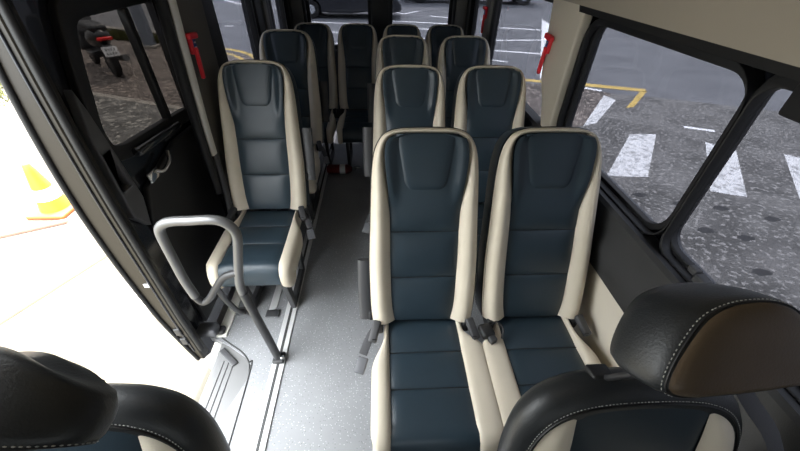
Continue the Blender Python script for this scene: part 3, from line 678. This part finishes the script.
grass = bmesh.new()
for k in range(1500):
    u, v = random.random(), random.random()
    x = -6.5-2.3*u+random.gauss(0, .12); y = 6.6+2.6*u+(v-.5)*1.1-.35; h = random.uniform(.03, .10); a = random.uniform(0, pi); w = .012
    p = Vector((x, y, GZ+.003)); d = Vector((cos(a), sin(a), 0))*w; tip = p+Vector((random.gauss(0, .03), random.gauss(0, .03), h))
    grass.faces.new([grass.verts.new(q) for q in (p-d, p+d, tip)])
go = frombm('grass', grass, GRASS, None, False); tag(go, 'sunlit yellow green grass patch beyond the concrete outside the door', 'grass'); go['kind'] = 'stuff'

hedge = bmesh.new()
for k in range(2600):
    u = random.random(); x = -9.3+4.6*u; y = 12.28-1.77*u+max(-.16, min(.16, random.gauss(0, .10))); h = random.uniform(.05, .30); a = random.uniform(0, pi); w = .02
    p = Vector((x, y, GZ+.003)); d = Vector((cos(a), sin(a), 0))*w; tip = p+Vector((random.gauss(0, .08), random.gauss(0, .08), h))
    hedge.faces.new([hedge.verts.new(q) for q in (p-d, p+d, tip)])
go = frombm('grass_verge', hedge, GRASS, None, False); tag(go, 'low weedy grass verge behind the parked scooter', 'grass'); go['kind'] = 'stuff'
kb = struct(rbox('kerb_wall', (-7.2, 11.95, GZ+.08), (5.6, .22, .20), KERB, None, .02, rot=Matrix.Rotation(radians(-21), 3, 'Z')))

# post behind the scooter
post = thing('signpost', 'thick grey post standing behind the scooter, seen through the door window', 'post', (-6.15, 10.55, GZ+.003))
rbox('post_shaft', (0, 0, 1.1), (.26, .18, 2.2), mat('post_grey', (.22, .25, .30), .6), post, .03)
rbox('post_foot', (0, 0, .03), (.40, .30, .06), KERB, post, .01)
tube('support_rod', [(-1.15, .1, .004), (-1.35, .1, .55), (-1.45, .1, 1.1)], .028, WHITE, post, sides=8) if False else None

# traffic cone
cone = thing('traffic_cone', 'yellow traffic cone on an orange base, on the glaring concrete outside', 'traffic cone', (-3.38, 3.09, GZ+.005))
CY = mat('yellow_cone_plastic', (.50, .42, .012), .5); CO = mat('orange_rubber', (.42, .10, .02), .6)
rbox('cone_base', (0, 0, .022), (.36, .36, .044), CO, cone, .015)
bd = lathe('cone_body', [(.13, .04), (.125, .07), (.045, .46), (.030, .53), (.025, .535)], CY, cone, 24)
lathe('reflective_band', [(.1075, .165), (.0842, .28)], WHITE, bd, 24)
bar = tag(rbox('barrier_plank', (-3.42, 2.74, GZ+.022), (.62, .05, .03), mat('plank_brown', (.30, .16, .12), .7), None, .005, rot=Matrix.Rotation(radians(25), 3, 'Z')), 'thin brown plank lying before the traffic cone base', 'plank')

# scooter
sc_ = thing('scooter', 'black motor scooter with red tail light parked beyond the door window', 'scooter', (-5.46, 7.86, GZ+.005), radians(46)); sc_.scale = (1.15, 1.15, 1.12)
SB = mat('scooter_black', (.012, .012, .014), .3, coat=.4); TL = mat('tail_light_red', (.75, .02, .02), .3); TY = mat('tyre', (.010, .010, .010), .8)
def wheel(nm, y, r, w, parent):
    M = Matrix.Translation((0, y, r)) @ Matrix.Rotation(pi/2, 4, 'Y')
    wv = lathe(nm, [(r*.55, -w*.35), (r*.8, -w*.5), (r*.95, -w*.4), (r, 0), (r*.95, w*.4), (r*.8, w*.5), (r*.55, w*.35)], TY, parent, 28, M)
    lathe('wheel_rim', [(r*.1, -w*.40), (r*.5, -w*.38), (r*.56, -w*.2), (r*.56, w*.2), (r*.5, w*.38), (r*.1, w*.40)], DSTEEL, wv, 20, M)
wheel('rear_wheel', .0, .25, .12, sc_); wheel('front_wheel', 1.25, .25, .10, sc_)
def ell(nm, c, s, m, parent, rot=None):
    bm = bmesh.new(); bmesh.ops.create_uvsphere(bm, u_segments=20, v_segments=12, radius=1)
    M = Matrix.Translation(c) @ (rot.to_4x4() if rot is not None else Matrix.Identity(4)) @ Matrix.Diagonal((*s, 1)); bm.transform(M)
    return frombm(nm, bm, m, parent)
ell('tail_body', (0, .22, .62), (.17, .42, .17), SB, sc_, Matrix.Rotation(radians(-12), 3, 'X'))
rbox('floorboard', (0, .72, .30), (.30, .45, .12), SB, sc_, .04)
rbox('leg_shield', (0, 1.02, .62), (.40, .10, .62), SB, sc_, .045, rot=Matrix.Rotation(radians(-18), 3, 'X'))
rbox('saddle', (0, .26, .80), (.26, .72, .10), BLACKV, sc_, .045)
rbox('rear_fender', (0, -.16, .44), (.14, .10, .26), SB, sc_, .03, rot=Matrix.Rotation(radians(-25), 3, 'X'))
rbox('tail_light', (0, -.20, .655), (.22, .05, .055), TL, sc_, .02)
pl = rbox('number_plate', (.0, -.235, .46), (.22, .008, .16), WHITE, sc_, .004, rot=Matrix.Rotation(radians(-22), 3, 'X'))
for zz in (.03, -.03):
    for k in range(4): rbox('plate_character', (-.06+.04*k, -.2395-(zz)*-.40, .46+zz), (.018, .003, .036), PIPE, pl, 0, rot=Matrix.Rotation(radians(-22), 3, 'X'))
tube('exhaust', [(.17, -.28, .34), (.17, -.05, .30), (.16, .25, .26)], .055, STEEL, sc_, sides=14)
tube('handlebar', spline([(-.34, .93, .98), (-.18, .98, 1.0), (0, 1.0, 1.0), (.18, .98, 1.0), (.34, .93, .98)], 4), .016, DSTEEL, sc_, sides=8)
for sx in (-1, 1):
    tube('mirror_stalk', [(sx*.24, .96, 1.0), (sx*.30, .93, 1.16)], .007, DSTEEL, sc_, sides=6); ell('mirror', (sx*.32, .92, 1.20), (.07, .02, .05), SB, sc_)

# parked black car behind the rear window
CARP = mat('car_black_paint', (.010, .012, .018), .25, coat=.5); CARG = mat('car_window_dark', (.02, .025, .03), .1); LAMP = mat('lamp_silver', (.55, .57, .6), .25, metal=.5)
def car(name, label, loc, rz, paint, L=4.3):
    t = thing(name, label, 'car', loc, rz)
    k = L/4.3
    body = [(.05, .30), (.0, .55), (.08, .88), (.55, .95), (1.0, .98), (2.9, .96), (3.7, .86), (4.15, .74), (4.3, .50), (4.25, .28), (3.85, .22)]
    for cx in (3.45, .85): pass
    arch = []
    for cx in (3.45, .85): arch += [(cx+.37*cos(a), .30+.37*sin(a)) for a in [radians(d) for d in range(-10, 195, 15)]]+([(2.4, .20), (1.6, .20)] if cx > 2 else [(.35, .24)])
    plate('body', [(x*k, zz) for x, zz in body+arch], [], -.85, .85, 'XZ', paint, t, .06)
    plate('cabin', [(x*k, zz) for x, zz in [(.40, .93), (.85, 1.36), (1.3, 1.44), (2.2, 1.42), (3.05, .95)]], [], -.72, .72, 'XZ', paint, t, .05)
    for a, b in ((.72, 1.58), (1.66, 2.68)):
        pts = [(a, 1.0), (b, 1.0), (min(b, 2.25) if b > 2 else b, 1.33), (a+.22 if a < 1 else a, 1.33)]
        for sy in (-1, 1): plate('side_window', [(x*k, zz) for x, zz in pts], [], sy*.722-.004, sy*.722+.004, 'XZ', CARG, t)
    for cx in (.85, 3.45):
        for sy in (-1, 1):
            M = Matrix.Translation((cx*k, sy*.74, .31)) @ Matrix.Rotation(-sy*pi/2, 4, 'X'); r = .31
            wv = lathe('wheel', [(r*.5, -.11), (r*.94, -.10), (r, -.05), (r, .07), (r*.94, .11), (r*.68, .11)], TY, t, 28, M)
            lathe('hub_cap', [(.02, .115), (r*.25, .118), (r*.62, .105), (r*.68, .09)], LAMP, wv, 20, M)
    for sy in (-1, 1):
        rbox('headlight', (4.16*k, sy*.60, .68), (.16, .34, .13), LAMP, t, .04); rbox('tail_lamp', (.06, sy*.62, .80), (.08, .28, .14), REDD, t, .03)
    rbox('bumper', (4.25*k, 0, .38), (.14, 1.5, .16), GPLASTIC, t, .05); rbox('rear_bumper', (.02, 0, .42), (.16, 1.6, .20), LAMP, t, .05)
    return t
car('black_car', 'black car parked across the road behind the rear window', (-3.45, 16.6, GZ+.002), radians(-2.5), CARP)
# white truck further back
tr = thing('white_truck', 'white truck with a blue mark on its side, at the far edge of the road', 'truck', (1.2, 22.2, GZ+.002), radians(-3))
WT = mat('truck_white', (.62, .63, .66), .4); BT = mat('truck_blue', (.03, .17, .62), .4)
tb = rbox('cargo_box', (2.6, 0, 1.55), (5.6, 2.1, 2.1), WT, tr, .05)
rbox('side_skirt', (2.4, -.95, .42), (3.6, .10, .24), WT, tr, .03)
rbox('blue_mark', (2.55, -1.06, .66), (.85, .03, .5), BT, tr, .008)
rbox('driver_cab', (6.35, 0, 1.25), (1.7, 2.0, 1.7), WT, tr, .15); rbox('chassis', (3.4, 0, .50), (7.0, .9, .2), DSTEEL, tr, .02)
for x in (.9, 3.45, 6.3):
    for sy in (-1, 1):
        M = Matrix.Translation((x, sy*.88, .40)) @ Matrix.Rotation(-sy*pi/2, 4, 'X'); r = .40
        wv = lathe('wheel', [(r*.5, -.13), (r*.94, -.12), (r, -.05), (r, .08), (r*.94, .13), (r*.66, .13)], TY, tr, 24, M); lathe('hub_cap', [(.03, .14), (r*.5, .135), (r*.62, .11)], LAMP, wv, 16, M)

# ------------------------------------------------------------------ light and camera
w = bpy.data.worlds.new('sky'); bpy.context.scene.world = w; w.use_nodes = True
N = w.node_tree.nodes; Lk = w.node_tree.links; bg = N['Background']
tc = N.new('ShaderNodeTexCoord'); sp_ = N.new('ShaderNodeSeparateXYZ'); rp = N.new('ShaderNodeValToRGB')
rp.color_ramp.elements[0].position = 0.12; rp.color_ramp.elements[0].color = (.26, .27, .27, 1)
rp.color_ramp.elements[1].position = .75; rp.color_ramp.elements[1].color = (.93, .97, 1.0, 1)
Lk.new(tc.outputs['Generated'], sp_.inputs[0]); Lk.new(sp_.outputs['Z'], rp.inputs[0]); Lk.new(rp.outputs[0], bg.inputs['Color'])
bg.inputs['Strength'].default_value = 11.0
sl = bpy.data.lights.new('sun', 'SUN'); sl.energy = 16; sl.angle = radians(.6); sl.color = (1, .93, .82)
so = bpy.data.objects.new('sun', sl); C.objects.link(so)
so.rotation_euler = Vector((-.15, -1.0, -1.9)).to_track_quat('-Z', 'Y').to_euler()

cam = bpy.data.cameras.new('camera'); co = bpy.data.objects.new('camera', cam); C.objects.link(co)
cam.sensor_width = 36; cam.lens = 346.48/800*36; cam.clip_start = .02; cam.clip_end = 300
R = Matrix(((.9987, -.0472, .0190), (-.0146, -.6244, -.7810), (.0487, .7797, -.6243)))      # rows: right, down, forward
Mc = Matrix((R[0], -R[1], -R[2])).transposed()
co.matrix_world = Matrix.Translation((0, 0, 1.65)) @ Mc.to_quaternion().to_matrix().to_4x4()
S = bpy.context.scene; S.camera = co
S.view_settings.view_transform = 'Standard'; S.view_settings.look = 'None'; S.view_settings.exposure = 0.75; S.view_settings.gamma = 1
S.cycles.max_bounces = 10; S.cycles.transparent_max_bounces = 16; S.cycles.diffuse_bounces = 6
